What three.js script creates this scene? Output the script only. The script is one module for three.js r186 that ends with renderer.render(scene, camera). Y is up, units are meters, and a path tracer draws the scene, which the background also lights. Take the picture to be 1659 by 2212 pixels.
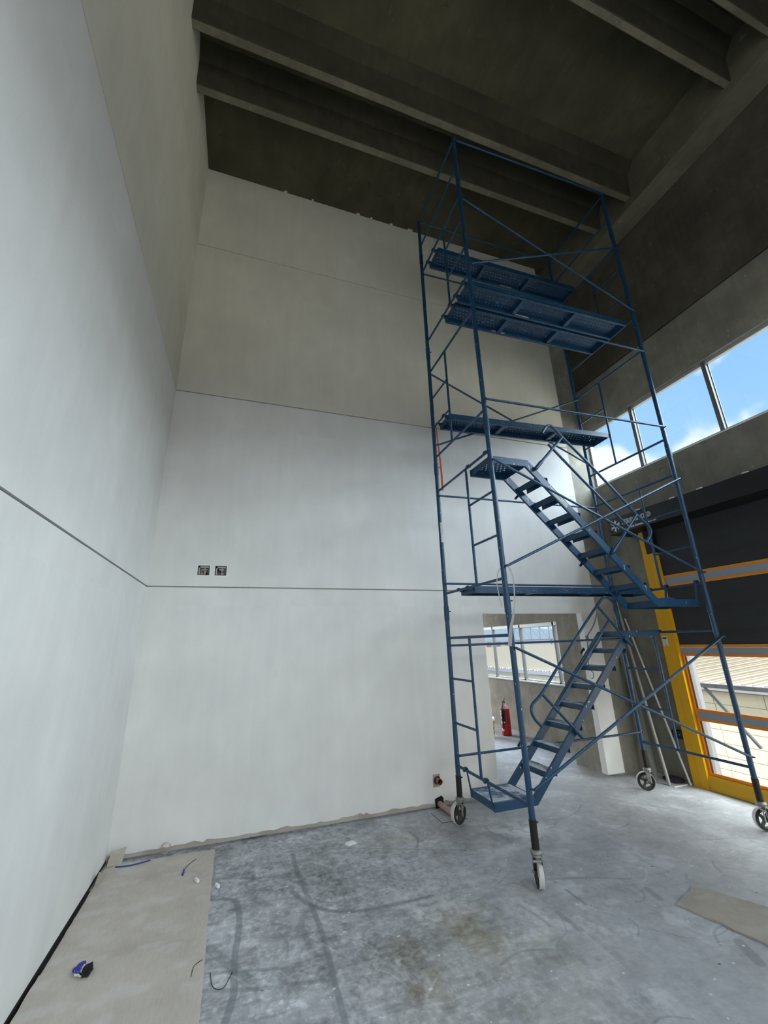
import * as THREE from 'three';
import { mergeGeometries, mergeVertices } from 'three/addons/utils/BufferGeometryUtils.js';
import { RoundedBoxGeometry } from 'three/addons/geometries/RoundedBoxGeometry.js';
import { RectAreaLightUniformsLib } from 'three/addons/lights/RectAreaLightUniformsLib.js';

// ---------------------------------------------------------------- camera, sky, sun, large lights, exposure
const D2R = Math.PI / 180;
const scene = new THREE.Scene();
const camera = new THREE.PerspectiveCamera(102.499, 1659 / 2212, 0.05, 400);
camera.position.set(0, 1.76, 0);
camera.rotation.order = 'YXZ';
camera.rotation.set(17.7556 * D2R, -19.0633 * D2R, -1.6425 * D2R);
camera.updateMatrixWorld(true);
const renderer = new THREE.WebGLRenderer({ antialias: true });
renderer.toneMapping = THREE.LinearToneMapping;
renderer.toneMappingExposure = 1.0;
renderer.shadowMap.enabled = true;
RectAreaLightUniformsLib.init();

// value noise for sky and materials
function hash(ix, iy, s) { let h = Math.imul(ix, 374761393) ^ Math.imul(iy, 668265263) ^ Math.imul(s, 2147483629); h = Math.imul(h ^ (h >>> 13), 1274126177); return ((h ^ (h >>> 16)) >>> 0) / 4294967296; }
function vnoise(x, y, per, s) {
  const ix = Math.floor(x), iy = Math.floor(y), fx = x - ix, fy = y - iy, u = fx * fx * (3 - 2 * fx), v = fy * fy * (3 - 2 * fy);
  const w = (k) => ((k % per) + per) % per;
  const a = hash(w(ix), w(iy), s), b = hash(w(ix + 1), w(iy), s), c = hash(w(ix), w(iy + 1), s), d = hash(w(ix + 1), w(iy + 1), s);
  return a + (b - a) * u + (c - a) * v + (a - b - c + d) * u * v;
}
function fbm(x, y, per, s, oct = 5, gain = 0.5) { let f = 0, a = 1, t = 0; for (let i = 0; i < oct; i++) { f += a * vnoise(x, y, per, s + i); t += a; a *= gain; x *= 2; y *= 2; per *= 2; } return f / t; }
const sstep = (a, b, x) => { const t = Math.min(1, Math.max(0, (x - a) / (b - a))); return t * t * (3 - 2 * t); };
let seedState = 7; function rnd() { seedState = (seedState + 0x6d2b79f5) | 0; let t = Math.imul(seedState ^ (seedState >>> 15), 1 | seedState); t = (t + Math.imul(t ^ (t >>> 7), 61 | t)) ^ t; return ((t ^ (t >>> 14)) >>> 0) / 4294967296; }
const rr = (a, b) => a + (b - a) * rnd();

function makeSky() {
  const W = 1536, H = 768, data = new Float32Array(W * H * 4);
  for (let j = 0; j < H; j++) {
    const el = ((j + 0.5) / H - 0.5) * 180, up = Math.max(0, el);
    const t = Math.pow(Math.min(1, up / 75), 0.55);
    const base = [0.80 + (0.15 - 0.80) * t, 1.10 + (0.46 - 1.10) * t, 1.36 + (1.02 - 1.36) * t];
    const below = el < 0 ? Math.max(0, 1 + el / 8) : 1;
    for (let i = 0; i < W; i++) {
      const az = ((i + 0.5) / W) * 64;
      let n = fbm(az, (el + 90) / 5.2, 64, 367, 6, 0.52);
      const cover = sstep(27, 15, el) * 0.20 - 0.06 * sstep(20, 60, el);
      let c = sstep(0.55, 0.70, n + cover) * sstep(-2, 6, el);
      const shade = 0.93 + 0.25 * (fbm(az * 1.7, (el + 90) / 3, 128, 77, 4) - 0.5);
      const o = (j * W + i) * 4;
      for (let k = 0; k < 3; k++) {
        const cl = [1.25, 1.3, 1.36][k] * shade;
        let v = base[k] + (cl - base[k]) * c;
        if (el < 0) v = v * below + [0.45, 0.43, 0.4][k] * (1 - below);
        data[o + k] = v;
      }
      data[o + 3] = 1;
    }
  }
  const t = new THREE.DataTexture(data, W, H, THREE.RGBAFormat, THREE.FloatType);
  t.mapping = THREE.EquirectangularReflectionMapping; t.magFilter = THREE.LinearFilter; t.minFilter = THREE.LinearFilter; t.needsUpdate = true;
  return t;
}
const skyTexture = makeSky();
scene.background = skyTexture;
scene.backgroundIntensity = 1.0;

const sun = new THREE.DirectionalLight(new THREE.Color(1.0, 0.95, 0.86), 8.5);
sun.position.set(-7, 22, 9); sun.target.position.set(4, 0, -4);
sun.castShadow = true; sun.shadow.mapSize.set(2048, 2048);
Object.assign(sun.shadow.camera, { left: -30, right: 30, top: 30, bottom: -30, near: 1, far: 90 });
scene.add(sun, sun.target);

// added area lamps that boost the daylight, outside the front opening and side windows
function addedFillLight(w, h, x, y, z, tx, ty, tz, color, intensity) {
  const l = new THREE.RectAreaLight(color, intensity, w, h);
  l.position.set(x, y, z); l.lookAt(tx, ty, tz); scene.add(l);
}
const FILL_TINT = new THREE.Color(0.835, 0.905, 1.0);
addedFillLight(7.0, 5.0, 2.3, 7.6, 10.5, 2.3, 1.0, -4.9, new THREE.Color(0.99, 0.975, 0.92), 10.5);      // added fill lamp beyond the made-up open end
addedFillLight(20.0, 6.0, 9.5, 8.4, 7.2, -0.9, 0.9, 7.2, FILL_TINT, 24);  // added fill lamp above the ribbon window, far stronger than the sky
addedFillLight(20.0, 5.0, 10.5, 1.0, 7.5, -0.9, 7.0, 5.0, new THREE.Color(1.0, 0.93, 0.76), 4.0);   // added warm lamp, standing in for bounce off the yard and roofs        // 
addedFillLight(8.0, 4.0, 9.5, 6.2, -9.5, 3.5, 0.3, -8.0, FILL_TINT, 16);        // added fill lamp above the window of the room beyond
addedFillLight(5.0, 5.0, 1.2, 4.6, -16.0, 5.0, 0.8, -8.0, new THREE.Color(0.95, 0.97, 1.0), 17);  // added fill lamp outside the invented far opening of that room

// ---------------------------------------------------------------- helpers
const nameCount = new Map();
function numbered(n) { const c = nameCount.get(n) ?? 0; nameCount.set(n, c + 1); return c ? `${n}_${String(c).padStart(3, '0')}` : n; }
function shade(m) { m.castShadow = true; m.receiveShadow = true; return m; }
function mesh(name, geo, mat, parent) {
  const g = Array.isArray(geo) ? merge(geo) : geo;
  const m = shade(new THREE.Mesh(g, mat)); m.name = parent ? partName(parent, name) : numbered(name);
  (parent ?? scene).add(m); return m;
}
const partCounts = new WeakMap();
function partName(parent, n) { let m = partCounts.get(parent); if (!m) partCounts.set(parent, m = new Map()); const c = m.get(n) ?? 0; m.set(n, c + 1); return c ? `${n}_${String(c).padStart(3, '0')}` : n; }
function group(name, parent) { const g = new THREE.Group(); g.name = parent ? partName(parent, name) : numbered(name); (parent ?? scene).add(g); return g; }
function tag(o, label, category, grp) { o.userData.label = label; o.userData.category = category; if (grp) o.userData.group = grp; return o; }
function struct(o) { o.userData.kind = 'structure'; return o; }
function merge(list) {
  const l = list.map((g) => { let q = g.index ? g.toNonIndexed() : g; for (const k of Object.keys(q.attributes)) if (!['position', 'normal', 'uv'].includes(k)) q.deleteAttribute(k); if (!q.attributes.uv) q.setAttribute('uv', new THREE.BufferAttribute(new Float32Array(q.attributes.position.count * 2), 2)); return q; });
  return mergeGeometries(l);
}
function uvBox(g, s = 1) { // uv in metres by dominant axis
  let q = g.index ? g.toNonIndexed() : g; const p = q.attributes.position, n = q.attributes.normal, uv = new Float32Array(p.count * 2);
  for (let i = 0; i < p.count; i++) {
    const ax = Math.abs(n.getX(i)), ay = Math.abs(n.getY(i)), az = Math.abs(n.getZ(i)), x = p.getX(i), y = p.getY(i), z = p.getZ(i);
    let u, v; if (ax >= ay && ax >= az) { u = z; v = y; } else if (ay >= az) { u = x; v = z; } else { u = x; v = y; }
    uv[i * 2] = u / s; uv[i * 2 + 1] = v / s;
  }
  q.setAttribute('uv', new THREE.BufferAttribute(uv, 2)); return q;
}
function box(x0, x1, y0, y1, z0, z1) { const g = new THREE.BoxGeometry(x1 - x0, y1 - y0, z1 - z0); g.translate((x0 + x1) / 2, (y0 + y1) / 2, (z0 + z1) / 2); return g; }
function rbox(x0, x1, y0, y1, z0, z1, r = 0.006) { const g = new RoundedBoxGeometry(x1 - x0, y1 - y0, z1 - z0, 2, r); g.translate((x0 + x1) / 2, (y0 + y1) / 2, (z0 + z1) / 2); return g; }
const V = (a) => new THREE.Vector3(...a);
function tube(a, b, r, seg = 12, r2) {
  a = V(a); b = V(b); const d = b.clone().sub(a), L = d.length();
  const g = new THREE.CylinderGeometry(r2 ?? r, r, L, seg, 1); const p = g.attributes.position, uv = g.attributes.uv;
  for (let i = 0; i < uv.count; i++) uv.setXY(i, uv.getX(i) * 0.2, uv.getY(i) * L);
  g.applyQuaternion(new THREE.Quaternion().setFromUnitVectors(new THREE.Vector3(0, 1, 0), d.normalize())); g.translate((a.x + b.x) / 2, (a.y + b.y) / 2, (a.z + b.z) / 2); return g;
}
function path(points, r, seg = 10, tension = 0.5, n) {
  const c = new THREE.CatmullRomCurve3(points.map(V), false, 'catmullrom', tension);
  return new THREE.TubeGeometry(c, n ?? points.length * 6, r, seg, false);
}
function extrude(shape, depth, bevel = 0) { return new THREE.ExtrudeGeometry(shape, { depth, bevelEnabled: bevel > 0, bevelSize: bevel, bevelThickness: bevel, bevelSegments: 1, curveSegments: 10 }); }
function poly(pts) { const s = new THREE.Shape(); pts.forEach((p, i) => (i ? s.lineTo(p[0], p[1]) : s.moveTo(p[0], p[1]))); s.closePath(); return s; }
function rectPath(x0, x1, y0, y1) { const h = new THREE.Path(); h.moveTo(x0, y0); h.lineTo(x1, y0); h.lineTo(x1, y1); h.lineTo(x0, y1); h.closePath(); return h; }

// ---------------------------------------------------------------- materials
function noiseTexture(N, fn, srgb = true) {
  const data = new Uint8Array(N * N * 4);
  for (let j = 0; j < N; j++) for (let i = 0; i < N; i++) { const c = fn(i / N, j / N), o = (j * N + i) * 4; for (let k = 0; k < 3; k++) data[o + k] = Math.max(0, Math.min(255, c[k])); data[o + 3] = 255; }
  const t = new THREE.DataTexture(data, N, N); t.wrapS = t.wrapT = THREE.RepeatWrapping; t.magFilter = THREE.LinearFilter; t.minFilter = THREE.LinearMipmapLinearFilter; t.generateMipmaps = true; if (srgb) t.colorSpace = THREE.SRGBColorSpace; t.needsUpdate = true; return t;
}
const std = (o) => new THREE.MeshStandardMaterial(o);
// painted plaster: faint roller mottling and vertical skim strokes
const texPlaster = noiseTexture(1024, (u, v) => {
  const a = fbm(u * 5, v * 5, 5, 3, 4) - 0.5, s = fbm(u * 40, v * 3, 40, 9, 3) - 0.5, f = hash(Math.floor(u * 1024), Math.floor(v * 1024), 5) - 0.5, m = fbm(u * 14, v * 9, 14, 19, 4) - 0.5;
  const b = 215 + a * 14 + s * 5 + m * 9 + f * 5; return [b, b * 0.998 + 0.2, b * 0.985];
});
const texPlasterBump = noiseTexture(512, (u, v) => { const b = 128 + (fbm(u * 90, v * 90, 90, 23, 3) - 0.5) * 160; return [b, b, b]; }, false);
const texConcrete = noiseTexture(1024, (u, v) => {
  const a = fbm(u * 4, v * 4, 4, 41, 5) - 0.5, m = fbm(u * 18, v * 18, 18, 43, 4) - 0.5, s = fbm(u * 60, v * 4, 60, 47, 3) - 0.5, f = hash(Math.floor(u * 1024), Math.floor(v * 1024), 15) - 0.5;
  let b = 150 + a * 60 + m * 30 + s * 14 + f * 12;
  const crack = Math.abs(fbm(u * 6, v * 6, 6, 53, 5) - 0.5); if (crack < 0.003 && fbm(u * 5, v * 5, 5, 57, 3) > 0.56) b -= 22;
  if (fbm(u * 90, v * 30, 90, 59, 2) > 0.86) b += 24;
  return [b, b * 0.985, b * 0.935];
});
const texConcreteBump = noiseTexture(512, (u, v) => { const b = 128 + (fbm(u * 12, v * 12, 12, 63, 6, 0.6) - 0.5) * 200; return [b, b, b]; }, false);
const texCard = noiseTexture(1024, (u, v) => {
  const a = fbm(u * 5, v * 5, 5, 71, 5) - 0.5, d = sstep(0.48, 0.72, fbm(u * 7, v * 9, 7, 73, 5)), g = fbm(u * 110, v * 22, 110, 79, 2) - 0.5, f = hash(Math.floor(u * 512), Math.floor(v * 512), 11);
  let c = [188 + a * 26 + g * 11, 180 + a * 26 + g * 11, 169 + a * 24 + g * 10];
  c = c.map((x, k) => x + ([206, 205, 203][k] - x) * d * 0.4); if (f > 0.9985) c = [222, 220, 215];
  return c;
});
const texBlue = noiseTexture(512, (u, v) => {
  const a = fbm(u * 8, v * 8, 8, 83, 4) - 0.5, ch = fbm(u * 48, v * 30, 48, 87, 3), w = fbm(u * 60, v * 24, 60, 91, 2);
  let c = [18 + a * 11, 61 + a * 20, 92 + a * 24];
  if (ch > 0.77) c = [36, 58, 82];
  if (w > 0.862) c = [205, 212, 216];
  return c;
});
const texDustBlue = noiseTexture(256, (u, v) => { const d = fbm(u * 10, v * 10, 10, 95, 4); const k = sstep(0.2, 0.55, d) * 0.9; return [78 + 126 * k, 106 + 102 * k, 134 + 80 * k]; });
const texDrape = noiseTexture(512, (u, v) => { const a = fbm(u * 4, v * 10, 4, 99, 4) - 0.5, f = hash(Math.floor(u * 512), Math.floor(v * 512), 25); let b = 44 + a * 18; if (f > 0.9996) b = 170; return [b * 0.97, b, b * 1.04]; });

const M = {
  plaster: std({ map: texPlaster, roughness: 0.78, bumpMap: texPlasterBump, bumpScale: 0.0008 }),
  plasterCream: std({ map: texPlaster, color: 0xfaf7ec, roughness: 0.8, bumpMap: texPlasterBump, bumpScale: 0.0008 }),
  plasterDim: std({ color: 0xb9b6ad, roughness: 0.9 }),
  joint: std({ color: 0x6a6964, roughness: 0.95 }),
  rawBoard: std({ map: texCard, color: 0xdcdcda, roughness: 0.95 }),
  concrete: std({ map: texConcrete, color: 0xd8d4cb, roughness: 0.9, bumpMap: texConcreteBump, bumpScale: 0.004 }),
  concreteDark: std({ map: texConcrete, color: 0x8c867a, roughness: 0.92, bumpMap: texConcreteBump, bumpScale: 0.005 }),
  concreteLight: std({ map: texConcrete, color: 0xf2efe6, roughness: 0.9, bumpMap: texConcreteBump, bumpScale: 0.004 }),
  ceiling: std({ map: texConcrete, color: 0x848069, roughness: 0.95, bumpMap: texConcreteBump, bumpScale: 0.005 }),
  ribFace: std({ map: texConcrete, color: 0x6f6b59, roughness: 0.95, bumpMap: texConcreteBump, bumpScale: 0.005 }),  // darker than the slab: shade on the rib sides put into the colour
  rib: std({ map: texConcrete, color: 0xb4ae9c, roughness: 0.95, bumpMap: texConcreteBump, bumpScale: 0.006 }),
  card: std({ map: texCard, roughness: 0.95, bumpMap: texConcreteBump, bumpScale: 0.0015 }),
  blue: std({ map: texBlue, roughness: 0.42, metalness: 0.0 }),
  blueDeck: std({ map: texBlue, color: 0xd8e4ee, roughness: 0.5 }),
  dustBlue: std({ map: texDustBlue, roughness: 0.9 }),
  blackSteel: std({ color: 0x26221d, roughness: 0.55, metalness: 0.4 }),
  galv: std({ color: 0x9a9c98, roughness: 0.5, metalness: 0.6 }),
  zinc: std({ color: 0x8b8c88, roughness: 0.55, metalness: 0.5 }),
  rubber: std({ color: 0x2a2a2a, roughness: 0.8 }),
  tread: std({ color: 0xc9c8c4, roughness: 0.85 }),
  castRim: std({ color: 0x54544f, roughness: 0.6, metalness: 0.3 }),
  alu: std({ color: 0xa8aaa8, roughness: 0.45, metalness: 0.3 }),
  aluDark: std({ color: 0x6e6e6b, roughness: 0.6, metalness: 0.2 }),
  yellow: std({ color: 0xd9a100, roughness: 0.45 }),
  yellowSoft: std({ color: 0xc99a1c, roughness: 0.75 }),
  orange: std({ color: 0xe8811a, roughness: 0.6 }),
  greyBand: std({ color: 0x8f9498, roughness: 0.6 }),
  drape: std({ map: texDrape, roughness: 0.75 }),
  black: std({ color: 0x101012, roughness: 0.5 }),
  white: std({ color: 0xe8e8e4, roughness: 0.6 }),
  offWhite: std({ color: 0xcfcfc8, roughness: 0.7 }),
  red: std({ color: 0xa80d14, roughness: 0.35 }),
  pinkDust: std({ color: 0xb98a8e, roughness: 0.9 }),
  copper: std({ color: 0x9c6258, roughness: 0.6 }),
  pvcBrown: std({ color: 0xb09088, roughness: 0.6 }),
  dark: std({ color: 0x0c0a0a, roughness: 0.9 }),
  orangeStrap: std({ color: 0xc8511c, roughness: 0.7 }),
  glass: new THREE.MeshPhysicalMaterial({ color: 0xf4fafc, roughness: 0.02, transmission: 1, thickness: 0, ior: 1.45 }),
  pvc: new THREE.MeshPhysicalMaterial({ color: 0xf2f2ec, roughness: 0.04, transmission: 1, thickness: 0, ior: 1.4 }),
  film: new THREE.MeshPhysicalMaterial({ color: 0xb4b6b4, roughness: 0.5, transmission: 0.4, thickness: 0, side: THREE.DoubleSide }),
  tape: new THREE.MeshPhysicalMaterial({ color: 0xd8c4b8, roughness: 0.3, transmission: 0.5, thickness: 0, side: THREE.DoubleSide }),
  cream: std({ color: 0xd9d2c0, roughness: 0.9 }),
  roofSheet: std({ color: 0xc4bdb2, roughness: 0.85 }),
  seam: std({ color: 0xa29a8c, roughness: 0.9 }),
  steelGrey: std({ color: 0x6f7680, roughness: 0.6, metalness: 0.2 }),
  lilac: std({ color: 0x8f8d9a, roughness: 0.8 }),
  groundOut: std({ color: 0x9c988e, roughness: 1 }),
  hill: std({ color: 0x8e9aa8, roughness: 1 }),
  purpleCloth: std({ color: 0x3d2a3c, roughness: 0.95 }),
  blueCloth: std({ color: 0x1c3f86, roughness: 0.9 }),
  bluePlastic: std({ color: 0x26308a, roughness: 0.5 }),
};

// floor texture: power-trowelled concrete with dust, wheel marks and stains, one picture of 6.6 m by 5 m
function floorTexture() {
  const N = 2048, c = document.createElement('canvas'); c.width = c.height = N; const g = c.getContext('2d');
  const X = (x) => ((x + 1) / 6.6) * N, Z = (z) => ((z + 5) / 5) * N, m = N / 5;
  const im = g.createImageData(N, N), d = im.data;
  for (let j = 0; j < N; j++) for (let i = 0; i < N; i++) {
    const u = i / N, v = j / N, x = -1 + u * 6.6, z = -5 + v * 5;
    const a = fbm(u * 6.6, v * 5, 64, 103, 5) - 0.5, mm = fbm(u * 33, v * 25, 512, 107, 5, 0.6), f = hash(i, j, 111) - 0.5, fine = fbm(u * 150, v * 114, 2048, 115, 3);
    const warp = fbm(u * 20, v * 15, 512, 131, 3) - 0.5, scr = fbm(u * 34 + warp * 0.6, v * 150 + warp * 2.5, 4096, 133, 4, 0.6), scr2 = fbm(u * 150 + warp * 2, v * 60 + warp * 1.2, 4096, 137, 4, 0.6);
    let b = 170 + a * 22 + (mm - 0.5) * 14 + f * 9;
    const left = sstep(2.6, 0.6, x);                    // scraped, darker surface towards the left wall
    b += (fine - 0.5) * (12 + 22 * left) - sstep(0.5, 0.3, mm) * (5 + 14 * left) - 1 * left;
    b -= sstep(0.58, 0.72, scr) * (6 + 8 * left) + sstep(0.58, 0.70, scr2) * (6 + 8 * left); const sp = fbm(u * 260, v * 200, 4096, 141, 3, 0.6), pat = sstep(0.4, 0.62, fbm(u * 13, v * 10, 512, 143, 4)); b -= sstep(0.5, 0.68, sp) * (6 + 14 * left) * pat; b += sstep(0.46, 0.3, sp) * (4 + 16 * left) * (1 - pat * 0.5);
    b += sstep(0.40, 0.28, scr) * (4 + 7 * left) + sstep(0.40, 0.30, scr2) * (4 + 7 * left);
    if (mm > 0.60) b += 14 * sstep(0.60, 0.70, mm);
    const dust = Math.exp(-((x - 2.65) ** 2 / 0.12 + (z + 4.05) ** 2 / 0.06)); b += dust * 46 * sstep(0.4, 0.6, fbm(u * 60, v * 46, 512, 121, 4));
    b += 10 * sstep(2.5, 4.5, x);
    let R = b * 0.985, G = b * 0.997, B = b * 1.015;
    const br = Math.exp(-((x - 1.15) ** 2 / 0.035 + (z + 2.77) ** 2 / 0.05)) + Math.exp(-((x - 1.45) ** 2 / 0.05 + (z + 3.02) ** 2 / 0.04)) + 0.6 * Math.exp(-((x - 1.5) ** 2 / 0.3 + (z + 2.7) ** 2 / 0.3)) + 0.5 * Math.exp(-((x - 1.5) ** 2 / 0.12 + (z + 4.35) ** 2 / 0.03));
    const k = 0.75 * Math.min(1, br) * (0.35 + 0.65 * sstep(0.42, 0.62, fbm(u * 26, v * 20, 512, 127, 5)));
    R += -14 * k; G += -22 * k; B += -40 * k;
    const o = (j * N + i) * 4; d[o] = R; d[o + 1] = G; d[o + 2] = B; d[o + 3] = 255;
  }
  g.putImageData(im, 0, 0); g.lineCap = 'round'; g.lineJoin = 'round';
  const stroke = (pts, w, col) => { g.strokeStyle = col; g.lineWidth = w * m; g.beginPath(); pts.forEach((p, i) => { if (!i) g.moveTo(X(p[0]), Z(p[1])); else { const q = pts[i - 1]; g.quadraticCurveTo(X(q[0]), Z(q[1]), X((p[0] + q[0]) / 2), Z((p[1] + q[1]) / 2)); if (i === pts.length - 1) g.lineTo(X(p[0]), Z(p[1])); } }); g.stroke(); };
  const dk = 'rgba(98,104,110,0.42)', lt = 'rgba(98,104,110,0.26)'; g.shadowBlur = 6; g.shadowColor = 'rgba(98,104,110,0.4)';
  const marks = [
    [[[0.59, -4.46], [0.58, -4.21], [0.61, -3.79], [0.63, -3.56], [0.64, -3.31], [0.64, -3.09], [0.63, -2.9], [0.63, -2.75], [0.62, -2.3]], 0.026, dk],
    [[[0.51, -3.87], [0.57, -3.71], [0.65, -3.59], [0.77, -3.49], [0.93, -3.43], [1.24, -3.42], [1.47, -3.42]], 0.03, dk],
    [[[0.63, -3.61], [0.55, -3.55], [0.52, -3.43], [0.54, -3.3], [0.54, -3.2]], 0.03, lt],
    [[[-0.05, -3.97], [0.1, -3.93], [0.13, -3.84], [0.14, -3.64], [0.13, -3.46], [0.11, -3.31], [0.11, -3.1], [0.11, -2.98], [0.05, -2.75]], 0.03, dk],
    [[[0.59, -4.46], [0.71, -4.49], [0.97, -4.42], [1.39, -4.23], [2.01, -3.94]], 0.016, lt], [[[0.2, -3.95], [0.33, -3.74]], 0.05, lt],
    [[[-0.04, -3.08], [0.2, -2.99], [0.46, -2.94], [0.6, -2.91]], 0.03, lt], [[[-0.04, -3.21], [0.14, -3.15], [0.39, -3.09]], 0.025, lt],
    [[[0.55, -4.14], [0.36, -4.13], [0.17, -4.2], [-0.02, -4.27]], 0.03, lt], [[[-0.04, -3.43], [0.07, -3.25], [0.2, -3.05]], 0.05, lt], [[[1.66, -4.15], [1.74, -4.3], [1.71, -4.46]], 0.015, dk],
    [[[2.17, -2.93], [2.18, -2.73]], 0.03, lt], [[[1.98, -3.1], [2.03, -2.91], [2.03, -2.83]], 0.02, lt], [[[2.97, -2.31], [2.89, -2.15]], 0.05, lt], [[[2.96, -2.92], [2.93, -2.79]], 0.04, lt],
    [[[2.38, -3.29], [2.71, -3.18], [2.95, -3.06]], 0.02, lt], [[[2.41, -3.12], [2.41, -2.93]], 0.015, dk],
  ];
  for (const [p, w, col] of marks) stroke(p, w, col);
  seedState = 99; g.shadowBlur = 0;
  for (let i = 0; i < 240; i++) { const x = rr(-0.2, 5.4), z = rr(-4.8, -0.3), a = rr(0, 6.28), L = rr(0.03, 0.4), cv = rr(-0.6, 0.6); stroke([[x, z], [x + Math.cos(a) * L * 0.5, z + Math.sin(a) * L * 0.5], [x + Math.cos(a + cv) * L, z + Math.sin(a + cv) * L]], rr(0.003, 0.016), rnd() < 0.6 ? 'rgba(80,86,94,0.22)' : 'rgba(205,210,214,0.26)'); }
  for (let i = 0; i < 420; i++) { g.fillStyle = rnd() < 0.75 ? 'rgba(226,229,230,0.8)' : 'rgba(70,70,72,0.7)'; g.beginPath(); g.ellipse(X(rr(-0.1, 5.4)), Z(rr(-4.85, -0.2)), rr(0.8, 3.2), rr(0.8, 4), rr(0, 3), 0, 6.3); g.fill(); }
  const t = new THREE.CanvasTexture(c); t.colorSpace = THREE.SRGBColorSpace; t.wrapS = t.wrapT = THREE.MirroredRepeatWrapping; t.anisotropy = 8; return t;
}
M.floor = std({ map: floorTexture(), roughness: 0.62, bumpMap: texConcreteBump, bumpScale: 0.001 });

// ---------------------------------------------------------------- the setting
const XL = -0.96, XR = 5.5, ZB = -4.91, YC = 8.7, ZF = 6.0, ZD = -12.0;
{ // floor, uv for the 6.6 m by 5 m picture
  const g = box(-1.3, 5.75, -0.25, 0, ZD - 0.2, ZF + 0.2).toNonIndexed(), p = g.attributes.position, uv = new Float32Array(p.count * 2);
  for (let i = 0; i < p.count; i++) { uv[i * 2] = (p.getX(i) + 1) / 6.6; uv[i * 2 + 1] = -p.getZ(i) / 5; }
  g.setAttribute('uv', new THREE.BufferAttribute(uv, 2));
  struct(mesh('floor', g, M.floor));
}
const JO = [0.035, 2.402, 4.798, 7.185, 8.72], GAP = 0.0075; // joint heights of the plasterboard bands
const TW = 2.2; // metres per plaster texture
{
  const w = struct(group('wall_left'));
  mesh('backing', uvBox(box(XL - 0.3, XL - 0.02, 0, 8.95, ZB - 0.1, ZF + 0.15), TW), M.joint, w);
  for (let k = 0; k < 4; k++) mesh('panel', uvBox(box(XL - 0.021, XL, JO[k] + (k ? GAP : 0), JO[k + 1] - (k < 3 ? GAP : 0), ZB, ZF), TW), k > 1 ? M.plasterCream : M.plaster, w);
}
struct(mesh('gap_shade_left', [box(XL - 0.03, XL - 0.004, 0, 0.034, ZB, ZF), box(XL - 0.004, XL + 0.014, 0.0003, 0.003, -4.45, ZF)], M.dark));  // dark strips painting in the shadow gap under the left wall boards
const DX0 = 3.035, DX1 = 4.69, DY = 2.11, WX1 = 4.968; // doorway in the back wall and its right end
{
  const w = struct(group('wall_back'));
  const bs = new THREE.Shape(); [[XL - 0.02, 0.02], [DX0, 0.02], [DX0, DY], [DX1, DY], [DX1, 0.04], [WX1, 0.04], [WX1, 8.72], [XL - 0.02, 8.72]].forEach((p, i) => (i ? bs.lineTo(...p) : bs.moveTo(...p))); bs.closePath();
  bs.holes.push(rectPath(-0.493, -0.365, 2.527, 2.643), rectPath(-0.317, -0.188, 2.527, 2.643));
  const bg = extrude(bs, 0.074); bg.translate(0, 0, ZB - 0.1); mesh('backing', uvBox(bg, TW), M.plasterDim, w);
  for (let k = 0; k < 4; k++) {
    const y0 = JO[k] + (k ? GAP : 0.01), y1 = JO[k + 1] - (k < 3 ? GAP : 0);
    const s = k ? poly([[XL, y0], [WX1, y0], [WX1, y1], [XL, y1]]) : poly([[XL, y0], [DX0, y0], [DX0, DY], [DX1, DY], [DX1, 0.05], [WX1, 0.05], [WX1, y1], [XL, y1]]);
    if (k === 0) { s.holes.push(rectPath(2.19, 2.275, 0.20, 0.33)); }
    if (k === 1) s.holes.push(rectPath(-0.491, -0.367, 2.53, 2.64), rectPath(-0.315, -0.19, 2.53, 2.64));
    const g = extrude(s, 0.026); g.translate(0, 0, ZB - 0.026); mesh('panel', uvBox(g, TW), k > 1 ? M.plasterCream : M.plaster, w);
  }
  // unpainted lower edge of the boards, ragged along the top
  seedState = 5; const pts = [[XL, 0.018]]; let x = DX0; pts.push([DX0 - 0.45, 0.018]);
  for (x = DX0 - 0.45; x > XL; x -= rr(0.02, 0.09)) pts.push([x, 0.05 + rr(-0.008, 0.008) + (rnd() < 0.08 ? 0.015 : 0)]);
  pts.push([XL, 0.05]); const e = extrude(poly(pts), 0.003); e.translate(0, 0, ZB); mesh('raw_edge', uvBox(e, 1), M.rawBoard, w);
  // lining of the doorway
  mesh('door_lining', uvBox(merge([box(DX1 - 0.004, DX1, 0.05, DY, ZB - 0.1, ZB - 0.001), box(DX0, DX1, DY - 0.004, DY, ZB - 0.1, ZB - 0.001), box(DX0, DX0 + 0.004, 0.02, DY, ZB - 0.1, ZB - 0.001)]), TW), M.white, w);
  mesh('patch', uvBox(box(2.188, 2.277, 0.195, 0.335, ZB - 0.02, ZB - 0.012), 1), M.rawBoard, w);
}
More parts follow.
